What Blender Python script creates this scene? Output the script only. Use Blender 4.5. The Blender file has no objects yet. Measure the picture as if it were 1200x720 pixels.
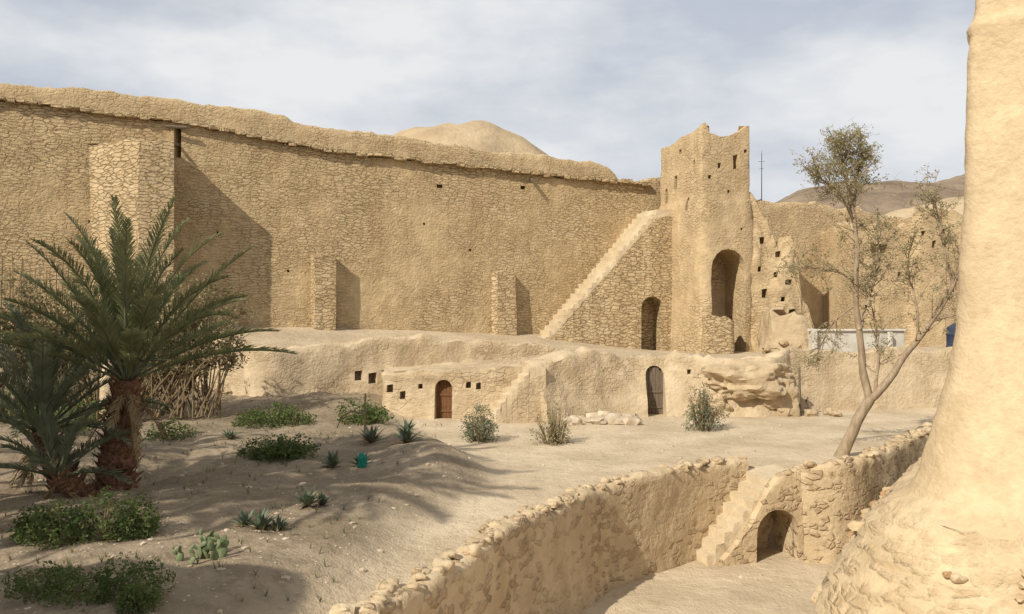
import bpy, bmesh, math, random
from mathutils import Vector, noise, Matrix
random.seed(7)
R = random.random
def U(a,b): return a+(b-a)*random.random()
scene = bpy.context.scene
COL = scene.collection

# ------------------------------------------------------------------ helpers
def interp(tab, x):
    if x <= tab[0][0]: return tab[0][1]
    for (a,fa),(b,fb) in zip(tab, tab[1:]):
        if x <= b:
            return fa+(fb-fa)*(x-a)/(b-a)
    return tab[-1][1]
def sstep(a,b,x):
    t=max(0,min(1,(x-a)/(b-a))); return t*t*(3-2*t)
def inpoly(x,y,P):
    c=False; n=len(P); j=n-1
    for i in range(n):
        xi,yi=P[i]; xj,yj=P[j]
        if (yi>y)!=(yj>y) and x < (xj-xi)*(y-yi)/(yj-yi)+xi: c=not c
        j=i
    return c
def fn(x,y,z=0.0): return noise.noise(Vector((x,y,z)))
def dvec(p, amp, f1=0.7, f2=2.6):
    return noise.noise_vector(p*f1)*amp + noise.noise_vector(p*f2+Vector((7,3,1)))*amp*0.55

def mkobj(name, verts, faces, mats, smooth=True, angle=40, recalc=True, midx=None, parent=None):
    me=bpy.data.meshes.new(name)
    me.from_pydata([tuple(v) for v in verts],[],faces)
    for m in (mats if isinstance(mats,(list,tuple)) else [mats]): me.materials.append(m)
    if midx: me.polygons.foreach_set('material_index', midx)
    if recalc:
        bm=bmesh.new(); bm.from_mesh(me)
        bmesh.ops.recalc_face_normals(bm, faces=bm.faces); bm.to_mesh(me); bm.free()
    if smooth: shade(me, angle)
    me.update()
    ob=bpy.data.objects.new(name, me); COL.objects.link(ob)
    if parent: ob.parent=parent
    return ob
def shade(me, angle=40):
    me.polygons.foreach_set('use_smooth',[True]*len(me.polygons))
    if angle<180:
        try: me.set_sharp_from_angle(angle=math.radians(angle))
        except Exception: pass

class MB:
    def __init__(s): s.v=[]; s.f=[]; s.m=[]
    def add(s, vs, fs, m=0):
        o=len(s.v); s.v+=[Vector(v) for v in vs]; s.f+=[tuple(i+o for i in f) for f in fs]; s.m+=[m]*len(fs)
    def box(s, c, sx, sy, sz, rot=0, m=0, jit=0):
        ca,sa=math.cos(rot),math.sin(rot); vs=[]
        for dz in (-.5,.5):
            for dx,dy in ((-.5,-.5),(.5,-.5),(.5,.5),(-.5,.5)):
                x,y=dx*sx,dy*sy
                vs.append((c[0]+x*ca-y*sa+U(-jit,jit), c[1]+x*sa+y*ca+U(-jit,jit), c[2]+dz*sz+U(-jit,jit)))
        s.add(vs,[(3,2,1,0),(4,5,6,7),(0,1,5,4),(1,2,6,5),(2,3,7,6),(3,0,4,7)],m)
    def tube(s, pts, rad, n=7, m=0, cap=True):
        pts=[Vector(p) for p in pts]; vs=[]; fs=[]
        up=Vector((0.13,0.21,1))
        for i,p in enumerate(pts):
            t=(pts[min(i+1,len(pts)-1)]-pts[max(i-1,0)])
            if t.length<1e-6: t=Vector((0,0,1))
            t.normalize(); a=t.cross(up if abs(t.dot(up.normalized()))<.97 else Vector((1,0,0))).normalized(); b=t.cross(a)
            for k in range(n):
                an=2*math.pi*k/n; vs.append(p+(a*math.cos(an)+b*math.sin(an))*rad[i])
        for i in range(len(pts)-1):
            for k in range(n):
                fs.append((i*n+k,i*n+(k+1)%n,(i+1)*n+(k+1)%n,(i+1)*n+k))
        if cap: fs.append(tuple(range(n))[::-1]); fs.append(tuple((len(pts)-1)*n+k for k in range(n)))
        s.add(vs,fs,m)
    def build(s,name,mats,smooth=True,angle=40,recalc=False,parent=None):
        return mkobj(name,s.v,s.f,mats,smooth,angle,recalc,s.m,parent)

def resample(pts, seg):
    out=[]
    for a,b in zip(pts,pts[1:]):
        L=math.dist(a[:2],b[:2]); n=max(1,int(round(L/seg)))
        for i in range(n):
            t=i/n; out.append(tuple(a[k]+(b[k]-a[k])*t for k in range(len(a))))
    out.append(tuple(pts[-1])); return out
def smoothpts(pts, it, closed=False):
    for _ in range(it):
        q=list(pts); n=len(pts)
        for i in range(n):
            if not closed and (i==0 or i==n-1): continue
            a,b,c=pts[i-1],pts[i],pts[(i+1)%n]
            q[i]=tuple((a[k]+2*b[k]+c[k])/4 for k in range(len(b)))
        pts=q
    return pts

def strip(name, pts, th, mat, seg=.35, rough=.05, topn=.1, batter=0., ch=.08, zseg=.4, sm=2, parent=None):
    """wall whose FRONT (right-hand) foot follows pts (x,y,zb,zt); thickness to the left"""
    P=smoothpts(resample(pts,seg),sm); n=len(P)
    H=max(p[3]-p[2] for p in P); m=max(3,int(H/zseg)); mb=max(3,m//2)
    vs=[]; ring=0
    for i,p in enumerate(P):
        a=P[max(i-1,0)]; b=P[min(i+1,n-1)]
        t=Vector((b[0]-a[0],b[1]-a[1])).normalized(); nl=Vector((-t.y,t.x))
        zt=p[3]+topn*(fn(p[0]*.5,p[1]*.5,3)+.6*fn(p[0]*2.1,p[1]*2.1,9)+.45*fn(p[0]*5.3,p[1]*5.3,5)); zb=p[2]
        zt=max(zt,zb+.1)
        row=[]
        for j in range(m+1):
            f=j/m; z=zb+(zt-ch-zb)*f; o=-batter*(1-f)**1.3
            row.append((o,z))
        row.append((ch,zt)); row.append((th*.5,zt+.02)); row.append((th-ch,zt))
        for j in range(mb+1):
            f=1-j/mb; row.append((th,zb+(zt-ch-zb)*f))
        ring=len(row)
        for o,z in row:
            v=Vector((p[0]+nl.x*o,p[1]+nl.y*o,z)); v+=dvec(v,rough); vs.append(v)
    fs=[]
    for i in range(n-1):
        for k in range(ring):
            fs.append((i*ring+k,i*ring+(k+1)%ring,(i+1)*ring+(k+1)%ring,(i+1)*ring+k))
    fs.append(tuple(range(ring))); fs.append(tuple((n-1)*ring+k for k in range(ring))[::-1])
    return mkobj(name,vs,fs,mat,parent=parent,angle=50)

def prism(name, poly, zb, zt, mat, off=None, seg=.35, zseg=.4, rough=.05, topn=.08, sm=1, funnel=0., th=.5, parent=None, angle=50):
    poly=list(poly)+[poly[0]]
    L=resample(poly,seg)[:-1]; L=smoothpts(L,sm,True); n=len(L)
    area=sum(L[i-1][0]*L[i][1]-L[i][0]*L[i-1][1] for i in range(n)); sg=1 if area>0 else -1
    nor=[]
    for i in range(n):
        a=L[i-1]; b=L[(i+1)%n]; t=Vector((b[0]-a[0],b[1]-a[1])).normalized(); nor.append(Vector((t.y,-t.x))*sg)
    cx=sum(p[0] for p in L)/n; cy=sum(p[1] for p in L)/n
    ztf=zt if callable(zt) else (lambda x,y:zt)
    tops=[ztf(p[0],p[1])+topn*(fn(p[0]*.9,p[1]*.9,2)+.6*fn(p[0]*3,p[1]*3,4)) for p in L]
    m=max(2,int((max(tops)-zb)/zseg)); vs=[]
    for j in range(m+1):
        for i,p in enumerate(L):
            z=zb+(tops[i]-zb)*j/m
            o=off(z) if off else 0
            v=Vector((p[0]+nor[i].x*o,p[1]+nor[i].y*o,z)); vs.append(v+dvec(v,rough))
    rows=m+1
    for k,dz in ((.12,0.02),(th,0.0),(th,-funnel)) if funnel>0 else ((.12,.03),(th,.03)):
        for i,p in enumerate(L):
            o=(off(tops[i]) if off else 0)-k
            v=Vector((p[0]+nor[i].x*o,p[1]+nor[i].y*o,tops[i]+dz)); vs.append(v+dvec(v,rough)*.6)
        rows+=1
    fs=[]
    for j in range(rows-1):
        for i in range(n): fs.append((j*n+i,j*n+(i+1)%n,(j+1)*n+(i+1)%n,(j+1)*n+i))
    c=len(vs); zc=sum(tops)/n-funnel; vs.append(Vector((cx,cy,zc)))
    for i in range(n): fs.append(((rows-1)*n+i,(rows-1)*n+(i+1)%n,c))
    fs.append(tuple(range(n)))
    return mkobj(name,vs,fs,mat,parent=parent,angle=angle)

def archcut(mb, c, t, w, h, depth, arch=True, seg=8):
    t=Vector(t).normalized(); nl=Vector((-t.y,t.x)); r=w/2
    prof=[(-r,0),(r,0)]
    if arch:
        for k in range(seg+1):
            a=math.pi*k/seg; prof.append((r*math.cos(a),h-r+r*math.sin(a)*1.0))
    else: prof+=[(r,h),(-r*U(.8,1),h*U(.85,1))]
    n=len(prof); vs=[]
    for d in (-.9,depth):
        for q,z in prof: vs.append((c[0]+t.x*q+nl.x*d, c[1]+t.y*q+nl.y*d, c[2]+z))
    fs=[tuple(range(n)),tuple(range(n,2*n))[::-1]]+[(i,(i+1)%n,n+(i+1)%n,n+i) for i in range(n)]
    mb.add(vs,fs)
def cut(ob, mb):
    c=mkobj('cutter',mb.v,mb.f,ob.data.materials[0],smooth=False)
    n0=len(ob.data.polygons)
    md=ob.modifiers.new('b','BOOLEAN'); md.operation='DIFFERENCE'; md.solver='EXACT'; md.object=c
    bpy.context.view_layer.update()
    dg=bpy.context.evaluated_depsgraph_get()
    me=bpy.data.meshes.new_from_object(ob.evaluated_get(dg))
    ob.modifiers.clear()
    print('CUT',ob.name,n0,len(me.polygons))
    if len(me.polygons)>10: ob.data=me; shade(me,50)
    bpy.data.objects.remove(c)

# ------------------------------------------------------------------ materials
def newmat(name, rough=.95):
    m=bpy.data.materials.new(name); m.use_nodes=True; nt=m.node_tree
    b=nt.nodes['Principled BSDF']; b.inputs['Roughness'].default_value=rough
    b.inputs['Specular IOR Level'].default_value=.1
    return m,nt,b
class N:
    def __init__(s,nt): s.nt=nt
    def n(s,t,**k):
        x=s.nt.nodes.new(t)
        for a,v in k.items(): setattr(x,a,v)
        return x
    def l(s,a,b): s.nt.links.new(a,b)
    def pos(s): return s.n('ShaderNodeNewGeometry').outputs['Position']
    def noise(s,vec,scale,detail=3,rough=.55,sc=None):
        if sc: 
            mp=s.n('ShaderNodeMapping'); mp.inputs['Scale'].default_value=sc; s.l(vec,mp.inputs[0]); vec=mp.outputs[0]
        x=s.n('ShaderNodeTexNoise'); x.inputs['Scale'].default_value=scale; x.inputs['Detail'].default_value=detail; x.inputs['Roughness'].default_value=rough
        s.l(vec,x.inputs['Vector']); return x
    def ramp(s,val,a,b,va=0.,vb=1.):
        x=s.n('ShaderNodeMapRange'); x.clamp=True
        x.inputs[1].default_value=a; x.inputs[2].default_value=b; x.inputs[3].default_value=va; x.inputs[4].default_value=vb
        s.l(val,x.inputs[0]); return x.outputs[0]
    def mix(s,f,a,b,mode='MIX'):
        x=s.n('ShaderNodeMix',data_type='RGBA',blend_type=mode)
        for sock,v in ((x.inputs[0],f),(x.inputs[6],a),(x.inputs[7],b)):
            if hasattr(v,'is_linked') or hasattr(v,'links'): s.l(v,sock)
            elif isinstance(v,(int,float)): sock.default_value=v
            else: sock.default_value=(*v,1)
        return x.outputs[2]
    def math(s,op,a,b=None):
        x=s.n('ShaderNodeMath',operation=op)
        for sock,v in ((x.inputs[0],a),(x.inputs[1],b)):
            if v is None: continue
            if isinstance(v,(int,float)): sock.default_value=v
            else: s.l(v,sock)
        return x.outputs[0]

def stone_mat(name, plaster, stoneA, stoneB, sc=(2.2,2.2,4.6), cover=.5, coverw=.15, bump=.04, sparse=0., zmax=None, mdark=.68, rnd=.8, edge=.12, nd=.16, medk=1.2, streakk=.5):
    m,nt,b=newmat(name); g=N(nt); p=g.pos()
    nz=g.noise(p,1.3,2)
    ad=g.n('ShaderNodeVectorMath',operation='MULTIPLY_ADD'); g.l(nz.outputs['Color'],ad.inputs[0]); ad.inputs[1].default_value=(.5,.5,.26); g.l(p,ad.inputs[2])
    mp=g.n('ShaderNodeMapping'); mp.inputs['Scale'].default_value=sc; g.l(ad.outputs[0],mp.inputs[0])
    v1=g.n('ShaderNodeTexVoronoi',feature='DISTANCE_TO_EDGE'); v1.inputs['Scale'].default_value=1; v1.inputs['Randomness'].default_value=rnd; g.l(mp.outputs[0],v1.inputs['Vector'])
    v2=g.n('ShaderNodeTexVoronoi',feature='F1'); v2.inputs['Scale'].default_value=1; v2.inputs['Randomness'].default_value=rnd; g.l(mp.outputs[0],v2.inputs['Vector'])
    sep=g.n('ShaderNodeSeparateColor'); g.l(v2.outputs['Color'],sep.inputs[0])
    fine=g.noise(p,8,3,.65); med=g.noise(p,1.9,3,.6); cn=g.noise(p,.3,4,.65); streak=g.noise(p,1.,3,.6,sc=(1.2,1.2,.16))
    dd=g.math('ADD',v1.outputs['Distance'],g.math('MULTIPLY',g.math('SUBTRACT',fine.outputs[0],.45),nd*2))
    body=g.ramp(dd,.0,edge)
    cov=g.ramp(cn.outputs[0],cover-coverw,cover+coverw)
    if zmax is not None:
        sx=g.n('ShaderNodeSeparateXYZ'); g.l(p,sx.inputs[0]); cov=g.math('MULTIPLY',cov,g.ramp(sx.outputs[2],zmax-.8,zmax+.8,1,0))
    if sparse>0:
        sel=g.ramp(sep.outputs[1],1-sparse,1-sparse+.05); cov=g.math('MULTIPLY',cov,sel)
    sb=g.math('MULTIPLY',body,cov)
    stone=g.mix(sep.outputs[0],stoneA,stoneB)
    pl=g.mix(g.ramp(cn.outputs[0],.35,.7),plaster,tuple(c*k for c,k in zip(plaster,(.86,.82,.76))))
    mort=g.mix(cov,pl,tuple(c*k for c,k in zip(plaster,(mdark,mdark*.94,mdark*.86)))) if sparse==0 else pl
    c=g.mix(sb,mort,stone)
    c=g.mix(g.ramp(streak.outputs[0],.42,.72,0,streakk),c,tuple(c_*k for c_,k in zip(plaster,(.66,.60,.52))))
    c=g.mix(g.ramp(fine.outputs[0],.38,.7,0,.4),c,tuple(x*.64 for x in plaster))
    c=g.mix(g.ramp(med.outputs[0],.48,.75,0,.5),c,tuple(min(.72,x*1.2) for x in plaster))
    g.l(c,b.inputs['Base Color'])
    inv=g.math('MULTIPLY',g.math('SUBTRACT',1.0,cov),.8 if sparse==0 else .3)
    h=g.math('ADD',g.math('MULTIPLY',sb,1.0),inv)
    h=g.math('ADD',h,g.math('MULTIPLY',fine.outputs[0],.9)); h=g.math('ADD',h,g.math('MULTIPLY',med.outputs[0],medk))
    bp=g.n('ShaderNodeBump'); bp.inputs['Strength'].default_value=1; bp.inputs['Distance'].default_value=bump
    g.l(h,bp.inputs['Height']); g.l(bp.outputs[0],b.inputs['Normal'])
    return m
M_WALL=stone_mat('rubble_wall',(.535,.405,.235),(.54,.415,.255),(.46,.34,.19),sc=(2.3,2.3,7.2),cover=.47,bump=.055,rnd=.75,mdark=.62)
M_STONE=stone_mat('coursed_rubble',(.535,.405,.24),(.56,.435,.27),(.46,.34,.19),cover=.26,bump=.06,sc=(2.2,2.2,6.4),rnd=.8,mdark=.62)
M_TOWER=stone_mat('tower_render',(.55,.42,.255),(.545,.42,.265),(.47,.35,.21),cover=.52,bump=.045,sc=(2.4,2.4,6))
M_PARA=stone_mat('parapet_render',(.54,.415,.25),(.53,.41,.26),(.46,.35,.21),cover=.55,bump=.055,sc=(2.4,2.4,6))
M_PLAST=stone_mat('mud_plaster',(.56,.45,.305),(.50,.385,.25),(.38,.28,.17),sc=(3,3,5.5),cover=.6,bump=.045,mdark=.75,streakk=.6)
M_PALE=stone_mat('pale_plaster',(.59,.485,.335),(.56,.46,.33),(.48,.38,.26),cover=.75,bump=.03,streakk=.2)
M_GARD=stone_mat('garden_plaster',(.55,.435,.285),(.44,.32,.20),(.31,.21,.125),sc=(4.4,4.4,7.5),cover=.42,coverw=.1,bump=.04,sparse=.4,edge=.22,nd=.22)
M_KEEP=stone_mat('keep_plaster',(.57,.45,.29),(.50,.38,.235),(.40,.28,.16),sc=(3.2,3.2,6),cover=.4,coverw=.1,bump=.035,sparse=.6,zmax=.9,edge=.3,nd=.2,streakk=.35)

def simple(name, ca, cb, scale=4, rough=.9, bump=.02, sc=None, transl=0, detail=3):
    m,nt,b=newmat(name,rough); g=N(nt); p=g.pos(); nz=g.noise(p,scale,detail,.6,sc)
    g.l(g.mix(g.ramp(nz.outputs[0],.3,.7),ca,cb),b.inputs['Base Color'])
    if bump:
        bp=g.n('ShaderNodeBump'); bp.inputs['Distance'].default_value=bump; g.l(nz.outputs[0],bp.inputs['Height']); g.l(bp.outputs[0],b.inputs['Normal'])
    if transl:
        tr=g.n('ShaderNodeBsdfTranslucent'); tr.inputs[0].default_value=(*[x*1.3 for x in cb],1)
        mx=g.n('ShaderNodeMixShader'); mx.inputs[0].default_value=transl
        out=nt.nodes['Material Output']; g.l(b.outputs[0],mx.inputs[1]); g.l(tr.outputs[0],mx.inputs[2]); g.l(mx.outputs[0],out.inputs[0])
    return m
M_ROCK=simple('rock',(.50,.39,.25),(.36,.27,.17),1.6,bump=.15,detail=6)
M_PALEROCK=simple('pale_rock',(.54,.46,.35),(.36,.28,.19),3,bump=.05)
M_BARK=simple('bark',(.22,.16,.10),(.38,.30,.21),9,bump=.02,sc=(1,1,.3))
M_PBARK=simple('palm_bark',(.09,.045,.025),(.26,.15,.09),14,bump=.04)
M_DRY=simple('dry_twig',(.26,.19,.11),(.16,.12,.07),6,bump=0)
M_PALM=simple('palm_leaf',(.10,.12,.045),(.25,.255,.125),1.6,rough=.5,bump=0,transl=.25,detail=1)
M_PALM2=simple('palm_leaf_grey',(.09,.11,.06),(.22,.235,.155),2,rough=.55,bump=0,transl=.25,detail=1)
M_PDRY=simple('dry_palm_leaf',(.22,.16,.08),(.3,.23,.13),3,bump=0,detail=1)
M_LEAF=simple('green_leaf',(.045,.075,.022),(.135,.17,.055),3,rough=.6,bump=0,transl=.25,detail=1)
M_OLIVE=simple('olive_leaf',(.09,.105,.06),(.20,.21,.13),2.5,rough=.7,bump=0,transl=.2,detail=1)
M_TAM=simple('tamarisk_leaf',(.20,.18,.09),(.32,.29,.16),1.5,rough=.8,bump=0,transl=.25,detail=1)
M_DRYB=simple('dry_shrub_leaf',(.15,.13,.07),(.28,.24,.13),1.5,rough=.9,bump=0,transl=.15,detail=1)
M_AGAVE=simple('agave_leaf',(.08,.11,.07),(.17,.20,.13),4,rough=.5,bump=0)
M_CACT=simple('cactus_pad',(.11,.14,.07),(.20,.23,.12),8,rough=.6,bump=.01)
M_WOOD=simple('grey_wood',(.20,.155,.115),(.12,.09,.065),12,bump=.01,sc=(3,3,.4))
M_WOODB=simple('brown_wood',(.20,.10,.05),(.12,.06,.03),12,bump=.01,sc=(3,3,.4))
M_CONC=simple('white_concrete',(.55,.52,.46),(.43,.40,.34),2,bump=.01)
M_TANK=simple('blue_plastic',(.03,.04,.07),(.05,.06,.09),2,rough=.5,bump=0)
M_METAL=simple('metal',(.25,.25,.25),(.18,.18,.18),5,rough=.5,bump=0)
M_TEAL=simple('teal_cloth',(.03,.25,.19),(.02,.17,.13),6,bump=0)

# ------------------------------------------------------------------ terrain
def ywall(x): return 38+.42*(x+22.8)
GE=[(6,-4.4),(9,-3.9),(11,-3.3),(14,-2.5),(18,-1.7),(22,-.7),(24,-.9),(27,-2.2),(30,-3.3),(33,-4.4),(36,-5.2)]
COURT=[(-30,-40),(-9,-8),(-4.9,6),(-3.15,10),(-2.15,11.95),(-1.45,13.4),(-.1,16.65),(1.95,20.2),(4.95,23.1),(6.55,23.9),(7.3,23.5),(7.8,22.9),(8.4,22.8),(9.1,23.3),(10.4,24.6),(13.1,27.8),(15.8,31.2),(40,34),(60,-40)]
TERR=[(-80,20),(-24,33.8),(-15.5,38.6),(-14.6,40.0),(-10.6,36.35),(-5.2,38.9),(-1.5,40.3),(2.3,41.3),(2.3,37.5),(1.5,35.2),(3.5,36.1),(5.9,36.4),(8.2,36.3),(10.7,36.3),(12,37.7),(20,38.9),(60,44.5),(60,100),(-80,100)]
def zt(x,y):
    back=interp([(-30,3.9),(-10,3.5),(1,3.0),(8,2.05),(40,2.2)],x)
    if x<1.2:
        return back-.75*max(0,min(1,(ywall(x)-y)/6))*sstep(1.2,-4,x)-(back-2.2)*sstep(-3,1.2,x)*max(0,min(1,(ywall(x)-y)/9))
    return back+(min(back,2.2)-back)*max(0,min(1,(ywall(x)-y)/9))
def zground(x,y):
    n=.10*fn(x*.25,y*.25)+.05*fn(x*.9,y*.9,2)+.022*fn(x*2.6,y*2.6,5)
    if inpoly(x,y,COURT): return -2.1+.3*n
    if inpoly(x,y,TERR):
        return zt(x,y)+n*.6 if y<99 else 2
    ge=interp(GE,y); g=sstep(ge+.5,ge-1.3,x)
    z=.38*g+n*(.4+2.2*g)
    z+=.4*math.exp(-((x+2.3)**2/2+(y-23)**2/8))
    z+=.5*sstep(-13,-20,x)*sstep(20,30,y)
    z+=.35*sstep(32,36,y)*sstep(-3,-7,x)
    if abs(x)>100 or y>100 or y<-50: z=0
    return z
xs=[-4000,-1500,-600,-250,-120,-80,-60,-45,-36]+[-30+.2*i for i in range(int(54/.2))]+[25,28,32,40,60,90,150,300,700,1500,4000]
ys=[-3000,-800,-200,-60,-25,-10,0,4]+[7+.2*i for i in range(int(38/.2))]+[45.5+.6*i for i in range(30)]+[64,70,85,99,130,200,400,900,2000,5000]
vs=[];zone=[]
for y in ys:
    for x in xs:
        vs.append((x,y,zground(x,y)))
        ge=interp(GE,y)
        if inpoly(x,y,COURT): zone.append(0.0)
        elif inpoly(x,y,TERR): zone.append(.2)
        else: zone.append(sstep(ge+.6,ge-1.2,x+.8*fn(x*.5,y*.5,8)))
nx=len(xs); fs=[(j*nx+i,j*nx+i+1,(j+1)*nx+i+1,(j+1)*nx+i) for j in range(len(ys)-1) for i in range(nx-1)]
m,nt,b=newmat('desert_ground'); g=N(nt); p=g.pos()
at=g.n('ShaderNodeAttribute',attribute_name='zone')
n1=g.noise(p,.45,4,.6); n2=g.noise(p,3,5,.7); n3=g.noise(p,22,3,.7)
path=g.mix(g.ramp(n1.outputs[0],.38,.62),(.59,.48,.335),(.46,.365,.245))
soil=g.mix(g.ramp(n1.outputs[0],.4,.62),(.23,.18,.12),(.33,.26,.18))
soil=g.mix(g.ramp(n2.outputs[0],.48,.64,0,.7),soil,(.14,.105,.068))
c=g.mix(at.outputs['Fac'],path,soil)
c=g.mix(g.ramp(n2.outputs[0],.52,.72,0,.4),c,(.31,.24,.16))
c=g.mix(g.ramp(n3.outputs[0],.57,.67,0,.5),c,(.27,.21,.145))
g.l(c,b.inputs['Base Color'])
h=g.math('ADD',g.math('MULTIPLY',n2.outputs[0],1.),g.math('MULTIPLY',n3.outputs[0],.24))
bp=g.n('ShaderNodeBump'); bp.inputs['Distance'].default_value=.10; g.l(h,bp.inputs['Height']); g.l(bp.outputs[0],b.inputs['Normal'])
ground=mkobj('ground',vs,fs,m,recalc=False,angle=180)
a=ground.data.attributes.new('zone','FLOAT','POINT'); a.data.foreach_set('value',zone)

def hill(name,x0,x1,y0,y1,h,mat,n=110):
    vs=[];
    for j in range(n):
        for i in range(n):
            x=x0+(x1-x0)*i/(n-1); y=y0+(y1-y0)*j/(n-1); vs.append((x,y,h(x,y)))
    fs=[(j*n+i,j*n+i+1,(j+1)*n+i+1,(j+1)*n+i) for j in range(n-1) for i in range(n-1)]
    return mkobj(name,vs,fs,mat,recalc=False,angle=180)
M_HILL=simple('hill_sand',(.48,.375,.24),(.34,.255,.155),.2,bump=1.0,detail=8)
M_HILLD=simple('hill_dark',(.29,.22,.155),(.15,.11,.08),.12,bump=3.,detail=8)
def rid(x,y,s): 
    return noise.fractal(Vector((x*s,y*s,1)),.9,2.1,6)
hill('hill',-70,50,75,165,lambda x,y: -1+30.6*math.exp(-(abs((x+7.5)/22)**2.4+((y-118)/24)**2)/1.4)*(1+.04*rid(x,y,.06))+1.1*rid(x,y,.09),M_HILL)
def hr(x,y):
    r=interp([(40,0),(62,30),(78,35.5),(100,39),(125,41),(200,44),(330,38),(420,0)],x)
    return r*sstep(130,228,y)*sstep(330,235,y)*(1+.09*rid(x,y,.02))+1.6*rid(x,y,.05)-1
hill('hill',30,430,120,340,hr,M_HILLD,170)
hill('hill',28,150,75,150,lambda x,y: (interp([(28,0),(42,15.5),(60,20.5),(80,21),(110,18),(150,0)],x))*sstep(80,116,y)*sstep(150,118,y)*(1+.08*rid(x,y,.05))-1,M_HILL)

# ------------------------------------------------------------------ great enclosure wall
nb=Vector((-.387,.922))
top=[(-60,14.6),(-40,14.2),(-22.8,13.75),(-16,13.35),(-12,12.85),(-9.6,12.5),(-1.9,12.2),(1.9,12.0),(7.3,11.85),(8.0,11.9),(8.3,12.4),(11,12.3)]
main=strip('enclosure_wall',[(x,ywall(x),1.2,z) for x,z in top],1.9,M_WALL,seg=.33,rough=.07,topn=.12,zseg=.4,batter=.35)
rt=[(-60,15.6),(-25,15.05),(-19,15.15),(-13.5,14.85),(-11.4,14.8),(-10.2,14.25),(-5.8,14.1),(0,13.6),(4,13.5),(6.7,13.35),(7.4,12.9),(7.9,12.1)]
par=strip('parapet',[(x-.95,ywall(x)+2.4,9,z) for x,z in rt],.7,M_PARA,seg=.25,rough=.06,topn=.16,ch=.1,zseg=.4,parent=main)
mbc=MB()
x=-40
while x<7.6:
    w=U(.3,.7); z=interp(top,x); 
    mbc.box((x+w/2,ywall(x+w/2)+.1,z-.02+U(-.05,.05)),w*.96,.75,U(.12,.24),rot=.4,jit=.03)
    x+=w
mbc.build('coping_stones',[M_STONE],smooth=False,parent=main)
cb=MB()
cb.box((-16.0,ywall(-16.0),12.4),.3,1.6,1.5); cb.box((-3.9,ywall(-3.9),11.0),.3,.9,.2); cb.box((.6,ywall(.6),11.2),.25,.9,.2)
for i in range(7):
    x=U(-20,6); cb.box((x,ywall(x)-.1,U(6,11.3)),.11,.7,.12)
cut(main,cb)
mb=MB(); mb.tube([(-16.4,ywall(-16.3)-.35,13.05),(-15.5,ywall(-15.6)-.35,13.05)],[.08,.08]); mb.tube([(-16.0,ywall(-16)-.6,12.2),(-16,ywall(-16)+.3,12.3)],[.07,.07])
mb.tube([(1.15,ywall(1.2)-.6,11.55),(1.1,ywall(1.1)+.3,11.75)],[.1,.1])
mb.build('timber_beam',[M_WOOD],parent=main)

def buttress(poly,a,p0,p1,z0,z1):
    ob=prism('wall_buttress',poly,z0,z1,M_STONE,seg=.28,zseg=.3,rough=.05,topn=.18,sm=0,angle=40)
    a=Vector(a); n=nb
    for v in ob.data.vertices:
        d=(Vector(v.co[:2])-a).dot(-n)
        if d>0:
            f=(v.co.z-z0)/(z1-z0); k=(p0+(p1-p0)*f)/p0-1
            v.co.x-=n.x*d*k; v.co.y-=n.y*d*k
    return ob
def bpoly(x0,x1,p,skew=0):
    a=Vector((x0-skew,ywall(x0-skew))); a2=Vector((x0,ywall(x0))); c=Vector((x1,ywall(x1))); n=nb
    return [tuple(q) for q in (a2-n*p,c-n*p,c+n*.4,a+n*.4)],(x0,ywall(x0))
P_,a_=bpoly(-17.55,-16.2,2.6,2.3); buttress(P_,a_,2.6,2.3,1.5,12.0)
P_,a_=bpoly(-10.15,-9.2,1.0,.15); buttress(P_,a_,1.0,.85,2.5,7.1)
P_,a_=bpoly(-1.1,-.1,1.0,.2); buttress(P_,a_,1.0,.7,2.3,6.4)

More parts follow.
